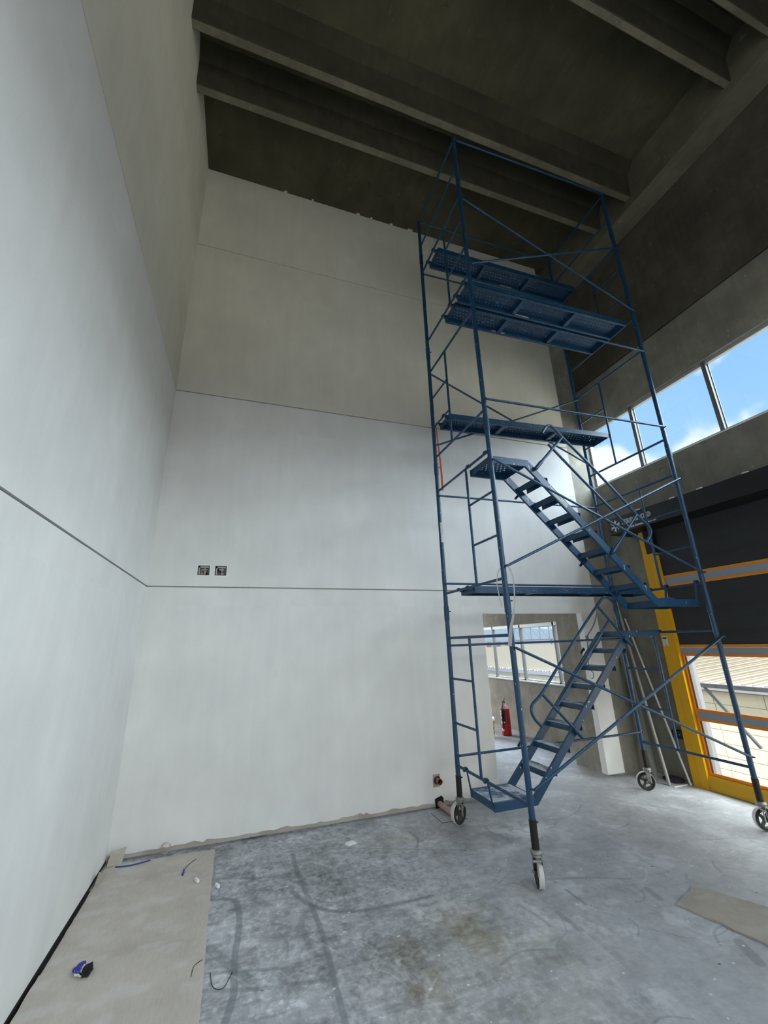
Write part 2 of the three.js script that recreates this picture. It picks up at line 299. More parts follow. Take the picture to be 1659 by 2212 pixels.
{ // exterior side wall with the roller door opening, the ribbon window and the window of the room beyond
  const w = struct(group('wall_right')), T = XR + 0.16, S = (a, m = M.concrete) => mesh('wall_section', uvBox(a, 2.6), m, w);
  S(box(XR, T, -0.3, 4.152, -6.3, -4.17)); S(box(XR, T, 3.46, 4.152, -4.17, -0.62)); S(box(XR, T, -0.3, 4.152, -0.62, ZF + 0.2));
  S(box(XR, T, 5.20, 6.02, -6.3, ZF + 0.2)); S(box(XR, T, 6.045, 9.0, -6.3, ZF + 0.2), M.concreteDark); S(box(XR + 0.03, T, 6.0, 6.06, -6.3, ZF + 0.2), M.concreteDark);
  S(box(XR, T, 4.15, 5.21, -6.3, -5.0)); S(box(XR, T, 4.15, 5.21, 5.4, ZF + 0.2));
  S(box(XR, T, -0.3, 0.965, ZD, -6.3), M.concreteLight); S(box(XR, T, 2.07, 4.0, ZD, -6.3), M.concreteLight); S(box(XR, T, 0.95, 2.08, ZD - 0.2, -10.6), M.concreteLight);
}
{
  const c = struct(group('concrete_column')); mesh('shaft', uvBox(box(4.82, XR + 0.02, 0, 8.9, -5.62, -5.012), 2.3), M.concreteLight, c);
}
{ // room beyond the doorway
  const w = struct(group('wall_beyond'));
  for (const b of [box(0.4, 0.9, 0, 4.0, ZD - 0.2, ZD), box(4.6, 5.7, 0, 4.0, ZD - 0.2, ZD), box(0.9, 4.6, 3.2, 4.0, ZD - 0.2, ZD)]) mesh('wall_section', uvBox(b, 2.6), M.concreteLight, w);  // gap in this end wall invented to let in the added lamp
  mesh('wall_section', uvBox(box(0.2, 0.4, 0, 4.0, ZD, -5.02), 2.6), M.plaster, w);
  const c = struct(mesh('ceiling_beyond', uvBox(box(0.2, 5.7, 3.6, 3.8, ZD, -5.02), 2.6), M.concreteLight));
}
{ // ceiling: slab with downstand ribs
  const c = struct(group('ceiling'));
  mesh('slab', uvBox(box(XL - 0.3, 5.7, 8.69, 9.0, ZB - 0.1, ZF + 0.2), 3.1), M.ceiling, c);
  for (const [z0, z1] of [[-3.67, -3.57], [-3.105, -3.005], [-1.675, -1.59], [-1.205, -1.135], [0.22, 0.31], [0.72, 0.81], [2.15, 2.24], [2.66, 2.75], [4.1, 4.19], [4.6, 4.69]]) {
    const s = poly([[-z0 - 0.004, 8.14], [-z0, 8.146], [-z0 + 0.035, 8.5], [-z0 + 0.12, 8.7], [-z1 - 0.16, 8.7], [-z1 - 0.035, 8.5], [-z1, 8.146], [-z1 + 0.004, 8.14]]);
    const g = extrude(s, 5.16 - XL); g.rotateY(Math.PI / 2); g.translate(XL, 0, 0); const rb = mesh('rib', uvBox(g, 2.3), M.ribFace, c); mesh('soffit_strip', uvBox(box(XL, 5.155, 8.1355, 8.1405, z0 + 0.01, z1 - 0.012), 1.7), M.rib, rb);  // pale laitance soffit; its contrast with the darker faces also paints in shading
  }
  for (const [x, l] of [[0.16, 0.05], [0.6, 0.03], [1.35, 0.06], [1.6, 0.03], [1.95, 0.05], [2.28, 0.09]]) mesh('plaster_dab', rbox(x, x + l, 8.676, 8.694, ZB + 0.002, ZB + 0.03, 0.006), M.offWhite, c);
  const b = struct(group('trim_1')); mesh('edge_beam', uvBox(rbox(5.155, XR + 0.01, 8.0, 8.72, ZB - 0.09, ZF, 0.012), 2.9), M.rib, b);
}
{ // front end of the hall, unseen behind the camera; wide opening made up for light
  const w = struct(group('wall_front'));
  for (const b of [box(XL, -0.5, 0, 8.7, ZF, ZF + 0.2), box(5.1, XR, 0, 8.7, ZF, ZF + 0.2), box(-0.5, 5.1, 5.2, 8.7, ZF, ZF + 0.2)]) mesh('wall_section', uvBox(b, 2.6), M.concrete, w);
}
{ // ribbon window
  const w = struct(group('window_1')), y0 = 4.15, y1 = 5.2, x0 = XR + 0.05, x1 = XR + 0.11;
  mesh('frame', [box(x0, x1, y0, y0 + 0.045, -5.0, 5.4), box(x0, x1, y1 - 0.045, y1, -5.0, 5.4), box(x0, x1, y0, y1, -5.0, -4.965)], M.alu, w);
  mesh('sill', box(XR - 0.005, x1, y0 - 0.004, y0 + 0.012, -5.0, 5.4), M.white, w);
  const mz = []; for (let z = -4.10; z < 5.3; z += 1.13) mz.push(z);
  for (const z of mz) mesh('mullion', [box(x0 - 0.015, x1, y0 + 0.01, y1 - 0.01, z - 0.026, z + 0.026), box(x1 - 0.03, x1 - 0.022, y0 + 0.04, y1 - 0.04, z + 0.026, z + 0.036)], M.aluDark, w);
  const edges = [-4.98, ...mz, 5.4];
  for (let i = 0; i + 1 < edges.length; i++) mesh('pane', box(x1 - 0.03, x1 - 0.024, y0 + 0.03, y1 - 0.03, edges[i] + 0.02, edges[i + 1] - 0.02), M.glass, w);
}
{ // window of the room beyond
  const w = struct(group('window_2')), y0 = 0.965, y1 = 2.07, x0 = XR + 0.04, x1 = XR + 0.1;
  mesh('frame', [box(x0, x1, y0, y0 + 0.04, -10.6, -6.3), box(x0, x1, y1 - 0.07, y1, -10.6, -6.3)], M.alu, w);
  mesh('sill', box(XR - 0.03, x1, y0 - 0.01, y0 + 0.012, -10.6, -6.3), M.offWhite, w);
  const mz = [-9.62, -8.60, -7.58, -6.56];
  for (const z of mz) mesh('mullion', [box(x0, x1, y0 + 0.01, y1 - 0.01, z - 0.02, z + 0.02)], M.aluDark, w);
  const e = [-10.6, ...mz, -6.3]; for (let i = 0; i + 1 < e.length; i++) mesh('pane', box(x1 - 0.03, x1 - 0.024, y0 + 0.03, y1 - 0.05, e[i] + 0.02, e[i + 1] - 0.02), M.glass, w);
}
// ---------------------------------------------------------------- roller door
function lines(w, h, draw, bg) { const c = document.createElement('canvas'); c.width = w; c.height = h; const g = c.getContext('2d'); if (bg) { g.fillStyle = bg; g.fillRect(0, 0, w, h); } draw(g, w, h); const t = new THREE.CanvasTexture(c); t.colorSpace = THREE.SRGBColorSpace; return t; }
{
  const d = struct(group('door_1'));
  const z0 = -4.12, z1 = -0.66, xc = 5.452;
  const band = (name, y0, y1, x, mat, t = 0.006) => mesh(name, box(x, x + t, y0, y1, z0, z1), mat, d);
  mesh('guide_post', [box(5.4, XR, 0, 2.865, -4.315, -4.122), box(5.4, XR, 2.865, 3.4, -4.315, -4.245)], M.yellow, d);
  mesh('guide_post', [box(5.4, XR, 0, 3.4, -0.66, -0.46)], M.yellow, d);
  mesh('guide_seam', box(5.397, 5.401, 0.02, 2.86, -4.226, -4.222), M.yellowSoft, d);
  mesh('guide_rail', box(5.44, 5.5, 0.16, 1.52, -4.105, -4.09), M.orange, d);
  mesh('guide_rail', box(5.45, 5.5, 0.16, 1.52, -4.122, -4.112), M.yellowSoft, d);
  mesh('guide_rail', box(5.455, 5.5, 0.16, 1.52, -4.08, -4.065), M.aluDark, d);
  mesh('drive_cover', rbox(5.39, XR, 2.868, 3.36, -4.243, -4.105, 0.01), M.black, d);
  band('curtain_panel', 2.53, 3.42, xc + 0.004, M.drape); band('curtain_panel', 1.64, 2.39, xc + 0.004, M.drape);
  band('stiffener_band', 2.415, 2.505, xc - 0.004, M.greyBand, 0.012); band('stiffener_band', 1.53, 1.608, xc - 0.004, M.greyBand, 0.012); band('stiffener_band', 0.777, 0.862, xc - 0.004, M.greyBand, 0.012);
  for (const [y, a, b] of [[2.517, M.orange, M.yellow], [2.403, M.orange, M.yellow], [1.62, M.orange, M.yellow]]) { const s = y === 2.403 ? -1 : 1; band('edge_strip', y - 0.011, y + 0.011, xc - 0.006, a, 0.014); band('edge_strip', y + s * 0.011 - 0.008, y + s * 0.011 + 0.011, xc - 0.003, b, 0.011); }
  for (const y of [1.518, 0.874, 0.765, 0.178]) band('edge_strip', y - 0.014, y + 0.014, xc - 0.006, M.orange, 0.014);
  band('clear_panel', 0.885, 1.505, xc + 0.004, M.pvc, 0.002); band('clear_panel', 0.19, 0.752, xc + 0.004, M.pvc, 0.002);
  { // soft bottom bag, sagging at its end
    const s = new THREE.Shape(); s.moveTo(5.40, 0.006); s.quadraticCurveTo(5.385, 0.08, 5.43, 0.155); s.lineTo(5.47, 0.165); s.lineTo(5.49, 0.006); s.closePath();
    const g = extrude(s, z1 - z0 - 0.01); g.translate(0, 0, z0 + 0.005); mesh('bottom_bag', g, M.yellowSoft, d);
  }
  // roll housing with the lettering of the photograph
  const bx = 5.1, by0 = 3.19, by1 = 3.425;
  mesh('roll_housing', box(bx, XR, by0, by1, -4.518, -0.5), M.black, d);
  const t = lines(1024, 256, (g, w, h) => {
    g.fillStyle = '#070708'; g.fillRect(0, 0, w, h); const pm = 1024 / 0.92, X = (z) => (z + 4.518) * pm, Y = (y) => (3.425 - y) * pm;
    g.save(); g.translate(X(-4.40), Y(3.305)); g.strokeStyle = '#e8e8ea'; g.lineWidth = 9; g.lineCap = 'butt';
    for (let k = 0; k < 6; k++) { // snow crystal of parallel bars
      g.save(); g.rotate(k * Math.PI / 3 + 0.12); for (const o of [-9, 4]) { g.beginPath(); g.moveTo(o + 2, -20); g.lineTo(o + 2, -100 + (o > 0 ? 14 : 0)); g.stroke(); }
      g.beginPath(); g.moveTo(4, -48); g.lineTo(28, -82); g.stroke(); g.restore();
    }
    g.restore();
    g.save(); g.translate(X(-4.285), Y(3.298)); g.font = 'bold 92px sans-serif'; g.scale(1.36, 1); g.lineWidth = 5; g.strokeStyle = '#f0f0f2'; g.strokeText('FERMOD', 0, 0); g.restore();
    g.save(); g.translate(X(-4.205), Y(3.218)); g.font = 'bold 50px sans-serif'; g.fillStyle = '#ececee'; g.fillText('www.fermod.com.ar', 0, 0); g.restore();
    g.fillStyle = '#c8c8c8'; for (const [a, b] of [[12, 130], [12, 236]]) { g.beginPath(); g.arc(a, b, 4, 0, 7); g.fill(); }
  });
  const pm = new THREE.PlaneGeometry(0.92, 0.23); pm.rotateY(-Math.PI / 2); pm.translate(bx - 0.002, 3.425 - 0.115, -4.518 + 0.46);
  mesh('sign_face', pm, std({ map: t, roughness: 0.45 }), d);
  seedState = 12; for (let i = 0; i < 5; i++) { const z = [-4.05, -3.55, -3.2, -2.7, -2.2][i]; mesh('sealant_dab', rbox(bx + 0.01, bx + 0.05, by1 - 0.002, by1 + 0.022, z, z + 0.06, 0.008), M.offWhite, d); }
  mesh('guide_label', (() => { const g = new THREE.PlaneGeometry(0.075, 0.125); g.rotateY(-Math.PI / 2); g.translate(5.398, 1.69, -4.262); return g; })(), std({ map: lines(96, 160, (g) => { g.fillStyle = '#d9d8d0'; g.fillRect(0, 0, 96, 160); g.fillStyle = '#24221f'; g.fillRect(8, 18, 74, 26); g.fillStyle = '#9a9a98'; for (let y = 54; y < 140; y += 12) g.fillRect(12, y, 50 + ((y * 7) % 22), 5); g.fillStyle = '#6f6e6a'; g.fillRect(16, 144, 64, 8); }), roughness: 0.7 }), d);
}
// ---------------------------------------------------------------- scaffold tower
const SX = 2.221, SZ = -4.341, SYAW = -0.00978, L = 2.4875, W = 1.194;
function onScaffold(name) { const g = group(name); g.position.set(SX, 0, SZ); g.rotation.y = SYAW; return g; }
const PR = 0.0245, RR = 0.0135;
const tower = onScaffold('scaffold_tower');
tag(tower, 'tall blue steel scaffold tower on four castors, standing between the white wall and roller door', 'scaffold');
{
  const bases = [[0.455, 0.545, 0.945, 1.38, 1.80, 2.06], [2.06, 2.29, 2.695, 3.13, 3.555, 3.85], [3.85, 4.015, 4.445, 4.875, 5.30, 5.62], [5.62, 5.815, 6.24, 6.705, 7.085, 7.34]];
  for (const x of [0, L]) {
    bases.forEach(([p0, b, r1, r2, t, p1], k) => {
      const f = group('end_frame', tower), back = k % 2 === 0, iz = back ? 0.47 : 0.715, q = x ? 0.02 * k : 0;
      for (const z of [0, W]) {
        const p = mesh('post', tube([x, p0, z], [x, p1, z], PR, 16), M.blue, f);
        if (k) { mesh('coupling_sleeve', [tube([x, p0 - 0.07, z], [x, p0 + 0.09, z], PR + 0.0045, 16), tube([x, p0 + 0.03, z], [x + (x ? -0.05 : 0.05), p0 + 0.03, z + 0.01], 0.006, 8)], M.blue, f); }
      }
      mesh('bottom_rail', tube([x, b, 0], [x, b, W], RR), M.blue, f); mesh('top_rail', tube([x, t, 0], [x, t, W], RR), M.blue, f);
      mesh('ladder_upright', tube([x, b, iz], [x, t, iz], RR), M.blue, f);
      for (const y of [r1, r2]) mesh('rung', back ? tube([x, y, 0], [x, y, iz], 0.0115) : tube([x, y, iz], [x, y, W], 0.0115), M.blue, f);
    });
    const f = group('guard_frame', tower);
    for (const z of [0, W]) { mesh('post', tube([x, 7.34, z], [x, 8.128, z], PR, 16), M.blue, f); mesh('coupling_sleeve', tube([x, 7.27, z], [x, 7.43, z], PR + 0.0045, 16), M.blue, f); }
    mesh('guard_rail', tube([x, 7.605, 0], [x, 7.605, W], RR), M.blue, f); mesh('guard_rail', tube([x, 8.10, 0], [x, 8.10, W], RR), M.blue, f);
  }
  // braces: flattened ends on studs beside the posts
  const brace = (z, ya, yb) => {
    const s = z ? 0.034 : 0.034, a = [0.014, ya, z + s], b = [L - 0.014, yb, z + s], dir = V(b).sub(V(a)).normalize();
    const e0 = V(a).addScaledVector(dir, 0.06).toArray(), e1 = V(b).addScaledVector(dir, -0.06).toArray();
    const flat = (p, q) => { const g = tube(p, q, 0.012, 8); return g; };
    mesh('brace', [tube(e0, e1, 0.0125, 12), flat(a, e0), flat(e1, b), tube([0, ya, z], [0, ya, z + s + 0.02], 0.008, 8), tube([L, yb, z], [L, yb, z + s + 0.02], 0.008, 8)], M.blue, tower);
  };
  brace(W, 1.695, 0.64); brace(W + 0.026, 0.667, 1.74); brace(W, 3.444, 2.40); brace(W + 0.026, 2.395, 3.48); brace(W, 4.12, 4.165); brace(W, 5.24, 5.262); brace(W, 6.973, 5.91); brace(W + 0.026, 5.907, 7.005); brace(W, 8.04, 8.09);
  brace(0, 0.64, 0.655); brace(0, 1.72, 1.735); brace(0, 2.402, 2.41); brace(0, 3.487, 3.51); brace(0, 5.255, 4.19); brace(0.026, 4.172, 5.27); brace(0, 7.03, 7.06); brace(0, 8.08, 8.10);
  // castors: black stem, collar, fork, wheel and brake
  const wheel = (name, n, at, parent) => {
    const q = new THREE.Quaternion().setFromUnitVectors(new THREE.Vector3(0, 1, 0), V(n).normalize());
    const put = (g) => { g.applyQuaternion(q); g.translate(...at); return g; };
    const P = (a) => a.map((p) => new THREE.Vector2(p[0], p[1]));
    mesh('tread', put(new THREE.LatheGeometry(P([[0.092, -0.021], [0.0975, -0.021], [0.1, -0.017], [0.1, 0.017], [0.0975, 0.021], [0.092, 0.021]]), 40)), M.tread, parent);
    mesh('tyre', put(new THREE.LatheGeometry(P([[0.073, -0.0235], [0.09, -0.025], [0.0965, -0.0215], [0.0965, 0.0215], [0.09, 0.025], [0.073, 0.0235], [0.073, -0.0235]]), 40)), M.rubber, parent);
    const rim = [new THREE.LatheGeometry(P([[0.066, -0.02], [0.0745, -0.022], [0.0745, 0.022], [0.066, 0.02], [0.066, -0.02]]), 40), new THREE.LatheGeometry(P([[0.0, -0.03], [0.02, -0.03], [0.022, 0], [0.02, 0.03], [0, 0.03]]), 20)];
    for (let k = 0; k < 4; k++) { const g = box(0.015, 0.07, -0.006, 0.006, -0.013, 0.013); g.rotateY(k * Math.PI / 2 + 0.5); rim.push(g); }
    mesh('wheel_hub', put(merge(rim)), M.castRim, parent);
  };
  const casters = [[0, 0, [0.02, -0.095], [0.39, 0, 0.92]], [0, W, [0.045, -0.062], [-0.9, 0, -0.42]], [L, 0, [0.055, -0.1], [-0.55, 0, 0.83]], [L, W, [0.09, -0.06], [-0.42, 0, 0.9]]];
  for (const [x, z, off, n] of casters) {
    const c = group('castor', tower), nn = V(n).normalize();
    mesh('stem', [tube([x, 0.27, z], [x, 0.458, z], 0.0285, 18), tube([x, 0.44, z], [x + 0.045, 0.435, z], 0.007, 8)], M.blackSteel, c);
    const P = [[0, 0.272], [0.03, 0.272], [0.042, 0.262], [0.044, 0.25], [0.04, 0.243], [0, 0.243]].map((p) => new THREE.Vector2(...p));
    const col = new THREE.LatheGeometry(P, 28); col.translate(x, 0, z); mesh('swivel_collar', col, M.zinc, c);
    const ax = V([x + off[0], 0.1, z + off[1]]), side = [], dir = V([off[0], 0, off[1]]).normalize();
    for (const s of [-1, 1]) { // fork cheeks
      const o = nn.clone().multiplyScalar(0.036 * s), sh = new THREE.Shape(), len = Math.hypot(off[0], off[1]);
      sh.moveTo(-0.03, 0.243); sh.lineTo(0.035, 0.243); sh.lineTo(len + 0.026, 0.11); sh.absarc(len, 0.1, 0.026, 0.3, -Math.PI - 0.5, true); sh.lineTo(-0.03, 0.2); sh.closePath();
      const g = extrude(sh, 0.004); const m4 = new THREE.Matrix4().makeBasis(dir, new THREE.Vector3(0, 1, 0), dir.clone().cross(new THREE.Vector3(0, 1, 0))); g.applyMatrix4(m4); g.translate(x + o.x, 0, z + o.z); side.push(g);
    }
    side.push(tube([x, 0.23, z], [x, 0.247, z], 0.04, 20), tube(ax.clone().addScaledVector(nn, -0.046).toArray(), ax.clone().addScaledVector(nn, 0.046).toArray(), 0.01, 10));
    mesh('fork', side, M.galv, c);
    const bk = V([x, 0.215, z]).addScaledVector(dir, -0.055);
    mesh('brake_pedal', [tube([x, 0.225, z], bk.toArray(), 0.011, 8), tube(bk.clone().addScaledVector(nn, -0.03).toArray(), bk.clone().addScaledVector(nn, 0.03).toArray(), 0.009, 8), tube(bk.toArray(), bk.clone().add(V([0, -0.09, 0])).addScaledVector(dir, -0.012).toArray(), 0.007, 8)], M.zinc, c);
    wheel('wheel', n, ax.toArray(), c);
  }
  // sticker on the rear left post
  const sg = new THREE.CylinderGeometry(PR + 0.0012, PR + 0.0012, 0.245, 16, 1, true, -0.55, 1.75); sg.translate(0, 3.02, 0);
  mesh('post_label', sg, std({ map: stickerTexture(true), roughness: 0.6, side: THREE.DoubleSide }), tower);
}
function stickerTexture(vertical) { // white sticker of two worn lines of small print, of which only the ending can be read
  const w = 512, h = 112, c = document.createElement('canvas'); c.width = vertical ? h : w; c.height = vertical ? w : h; const g = c.getContext('2d');
  if (vertical) { g.translate(h, 0); g.rotate(Math.PI / 2); }
  g.fillStyle = '#c9ccca'; g.fillRect(0, 0, w, h); seedState = 41; g.fillStyle = '#3a3e42';
  for (let x = 22; x < 320; x += 23) { g.fillRect(x, 16, 17, 42); g.fillStyle = '#c9ccca'; g.fillRect(x + 5, 22 + rr(0, 10), 7, 10 + rr(0, 16)); g.fillStyle = '#3a3e42'; }
  g.font = 'bold 50px sans-serif'; g.fillText('.COM.AR', 322, 58); g.fillStyle = '#6a6e70'; for (let x = 24; x < 480; x += rr(9, 15)) g.fillRect(x, 74, rr(4, 8), 20);
  const t = new THREE.CanvasTexture(c); t.colorSpace = THREE.SRGBColorSpace; return t;
}
const stickerMat = std({ map: stickerTexture(false), roughness: 0.6, side: THREE.DoubleSide });

// perforated deck: plate with punched holes between stiffeners
function perforated(x0, x1, z0, z1, y, nx, nz, bays, r = 0.0068) {
  const s = poly([[x0, z0], [x1, z0], [x1, z1], [x0, z1]]), bw = (x1 - x0) / bays;
  for (let k = 0; k < bays; k++) for (let i = 0; i < nx; i++) for (let j = 0; j < nz; j++) {
    const cx = x0 + k * bw + 0.06 + (i + (j % 2) * 0.5) * (bw - 0.13) / (nx - 0.5), cz = z0 + 0.05 + j * (z1 - z0 - 0.1) / (nz - 1), h = new THREE.Path(); h.absellipse(cx, cz, r, r, 0, Math.PI * 2, true); s.holes.push(h);
  }
  const g = new THREE.ExtrudeGeometry(s, { depth: 0.003, bevelEnabled: false, curveSegments: 4 }); g.rotateX(Math.PI / 2); g.translate(0, y, 0); return g;
}
function makePlank(label, y, zl, zr, sticker, x0 = 0.055, x1 = L - 0.045) {
  const p = onScaffold('scaffold_plank'), WD = 0.3, len = x1 - x0, q = group('pivot'); scene.remove(q); nameCount.set('pivot', 0);
  const ang = Math.atan2(zl - zr, len); // planks lie a little askew
  const at = new THREE.Vector3(x0, y, zl + WD / 2).applyAxisAngle(new THREE.Vector3(0, 1, 0), SYAW);
  p.position.add(at); p.rotation.y = SYAW + ang;
  const n = len / Math.cos(ang) - 0.004, T = 0.066;
  mesh('deck_plate', perforated(0, n, -WD / 2 + 0.002, WD / 2 - 0.002, 0.012, 15, 5, 3), M.blueDeck, p);
  for (const s of [-1, 1]) { const zz = s * WD / 2; mesh('side_rail', [box(0, n, -T + 0.01, 0.012, Math.min(zz, zz - s * 0.004), Math.max(zz, zz - s * 0.004)), box(0, n, -T + 0.01, -T + 0.014, Math.min(zz, zz - s * 0.03), Math.max(zz, zz - s * 0.03))], M.blue, p); }
  for (const x of [0, n - 0.004]) mesh('end_plate', box(x, x + 0.004, -T + 0.01, 0.012, -WD / 2, WD / 2), M.blue, p);
  for (const k of [1, 2]) mesh('stiffener', box(n * k / 3 - 0.028, n * k / 3 + 0.028, -0.045, 0.0085, -WD / 2 + 0.004, WD / 2 - 0.004), M.blue, p);
  for (const [x, s] of [[0, -1], [n, 1]]) for (const z of [-0.1, 0.1]) { // hooks over the rail
    const h = new THREE.TorusGeometry(0.0215, 0.0065, 6, 14, Math.PI * 1.15); h.scale(1, 1, 3.2); if (s > 0) h.rotateY(Math.PI); h.translate(x + s * 0.05, -0.004, z); mesh('hook', [h, box(Math.min(x, x + s * 0.032), Math.max(x, x + s * 0.032), -0.02, 0.006, z - 0.02, z + 0.02)], M.blue, p);
  }
  if (sticker) { const g = new THREE.PlaneGeometry(0.205, 0.042); g.translate(n * sticker, -0.026, -WD / 2 + 0.0075); mesh('maker_label', g, stickerMat, p); }
  return tag(p, label, 'scaffold plank', 'perforated steel planks of the scaffold tower');
}
makePlank('topmost perforated blue plank, hooked highest at the rear of the tower under the ceiling', 7.092, 0.145, 0.145, 0.55);
makePlank('front one of the two blue planks lying side by side below the topmost', 5.822, 0.80, 0.815, 0.395);
makePlank('rear one of the two blue planks lying side by side below the topmost', 5.822, 0.457, 0.485, 0.335);
makePlank('single blue plank with light showing through its holes, level with the window behind', 4.447, 0.07, 0.195, 0);
makePlank('lowest blue plank, seen edge on just above the white doorway', 2.292, 0.275, 0.31, 0);

// stairs
function makeStair(label, spec) {
  const p = onScaffold('scaffold_stair'), { far, near, line, low, high, treads, rail, mid, struts, railZ, dusty } = spec;
  // stringer with a level arm at either end
  const th = 0.036, pts = line; const nrm = pts.map((_, i) => { const a = pts[Math.max(0, i - 1)], b = pts[Math.min(pts.length - 1, i + 1)]; const d1 = i ? new THREE.Vector2(pts[i][0] - a[0], pts[i][1] - a[1]).normalize() : null, d2 = i < pts.length - 1 ? new THREE.Vector2(b[0] - pts[i][0], b[1] - pts[i][1]).normalize() : null; const d = d1 && d2 ? d1.clone().add(d2).normalize() : (d1 ?? d2); const k = d1 && d2 ? 1 / Math.max(0.4, d.dot(d1)) : 1; return [-d.y * k, d.x * k]; });
  const outline = [...pts.map((q, i) => [q[0] + nrm[i][0] * th, q[1] + nrm[i][1] * th]), ...pts.map((q, i) => [q[0] - nrm[i][0] * th, q[1] - nrm[i][1] * th]).reverse()];
  for (const z of [far, near - 0.026]) { const g = extrude(poly(outline), 0.026); g.translate(0, 0, z); mesh('stringer', g, M.blue, p); }
  const zi0 = far + 0.026, zi1 = near - 0.026;
  for (const [x, y] of treads) {
    const t = group('step', p);
    mesh('tread', perforated(x, x + 0.13, zi0, zi1, y, 2, 7, 1, 0.008).translate(0, 0, 0), dusty ? M.dustBlue : M.blue, t);
    mesh('tread_lip', [box(x, x + 0.004, y - 0.055, y - 0.001, zi0, zi1), box(x + 0.126, x + 0.13, y - 0.055, y - 0.001, zi0, zi1), box(x, x + 0.022, y - 0.055, y - 0.051, zi0, zi1)], M.blue, t);
  }
  for (const [x0, x1, y, hookX, drop] of [low, high]) {
    const t = group('landing', p);
    mesh('landing_plate', perforated(x0 + 0.004, x1 - 0.004, zi0, zi1, y, 7, 7, 1, 0.009), dusty ? M.dustBlue : M.blue, t);
    mesh('landing_edge', box(x0, x0 + 0.004, y - 0.062, y + 0.004, far, near), M.blue, t); mesh('landing_edge', box(x1 - 0.004, x1, y - 0.062, y + 0.004, zi0, zi1), M.blue, t);
    for (const z of [far + 0.012, near - 0.035]) {
      const hs = []; const ex = hookX < (x0 + x1) / 2 ? x0 : x1, s = Math.sign(hookX - (x0 + x1) / 2);
      if (drop > 0.1) hs.push(tubeBar([ex - s * 0.004, y - 0.05, z + 0.012], [hookX - s * 0.012, y + drop, z + 0.012], 0.006, 0.02));
      const h = new THREE.TorusGeometry(0.0215, 0.0065, 6, 14, Math.PI * 1.2); h.scale(1, 1, 3.2); if (s > 0) h.rotateY(Math.PI); h.translate(hookX, y + drop + 0.001, z + 0.012); hs.push(h);
      if (drop <= 0.1) hs.push(box(Math.min(ex, hookX - s * 0.02), Math.max(ex, hookX - s * 0.02), y - 0.03, y, z, z + 0.024));
      mesh('hook', hs, M.blue, t);
    }
  }
  const R = 0.0145;
  mesh('handrail', path(rail.map(([x, y]) => [x, y, railZ]), R, 10, 0.35, 90), M.blue, p);
  mesh('mid_rail', tube([mid[0][0], mid[0][1], railZ], [mid[1][0], mid[1][1], railZ], R), M.blue, p);
  for (const [a, b] of struts) mesh('rail_strut', [tube([a[0], a[1], railZ], [b[0], b[1], railZ], R), tube([b[0] + (a[0] - b[0]) * 0.02, b[1] + (a[1] - b[1]) * 0.02, railZ], [b[0] + (a[0] - b[0]) * 0.22, b[1] + (a[1] - b[1]) * 0.22, railZ], R + 0.006), tube([b[0] + (a[0] - b[0]) * 0.14, b[1] + (a[1] - b[1]) * 0.14, railZ + 0.02], [b[0] + (a[0] - b[0]) * 0.14, b[1] + (a[1] - b[1]) * 0.14, near - 0.02], 0.009, 8)], M.blue, p);
  for (const [x, y] of spec.stubs) mesh('clamp_stub', [tube([x, y, far - 0.03], [x, y, far + 0.004], 0.011, 10), tube([x - 0.035, y - 0.035, far - 0.02], [x + 0.02, y + 0.02, far - 0.02], 0.013, 10)], M.blackSteel, p);
  return tag(p, label, 'scaffold stair', 'stair flights of the scaffold tower');
}
function tubeBar(a, b, t, w) { a = V(a); b = V(b); const d = b.clone().sub(a), g = new THREE.BoxGeometry(t, d.length(), w * 1.3); g.applyQuaternion(new THREE.Quaternion().setFromUnitVectors(new THREE.Vector3(0, 1, 0), d.normalize())); g.translate((a.x + b.x) / 2, (a.y + b.y) / 2, (a.z + b.z) / 2); return g; }
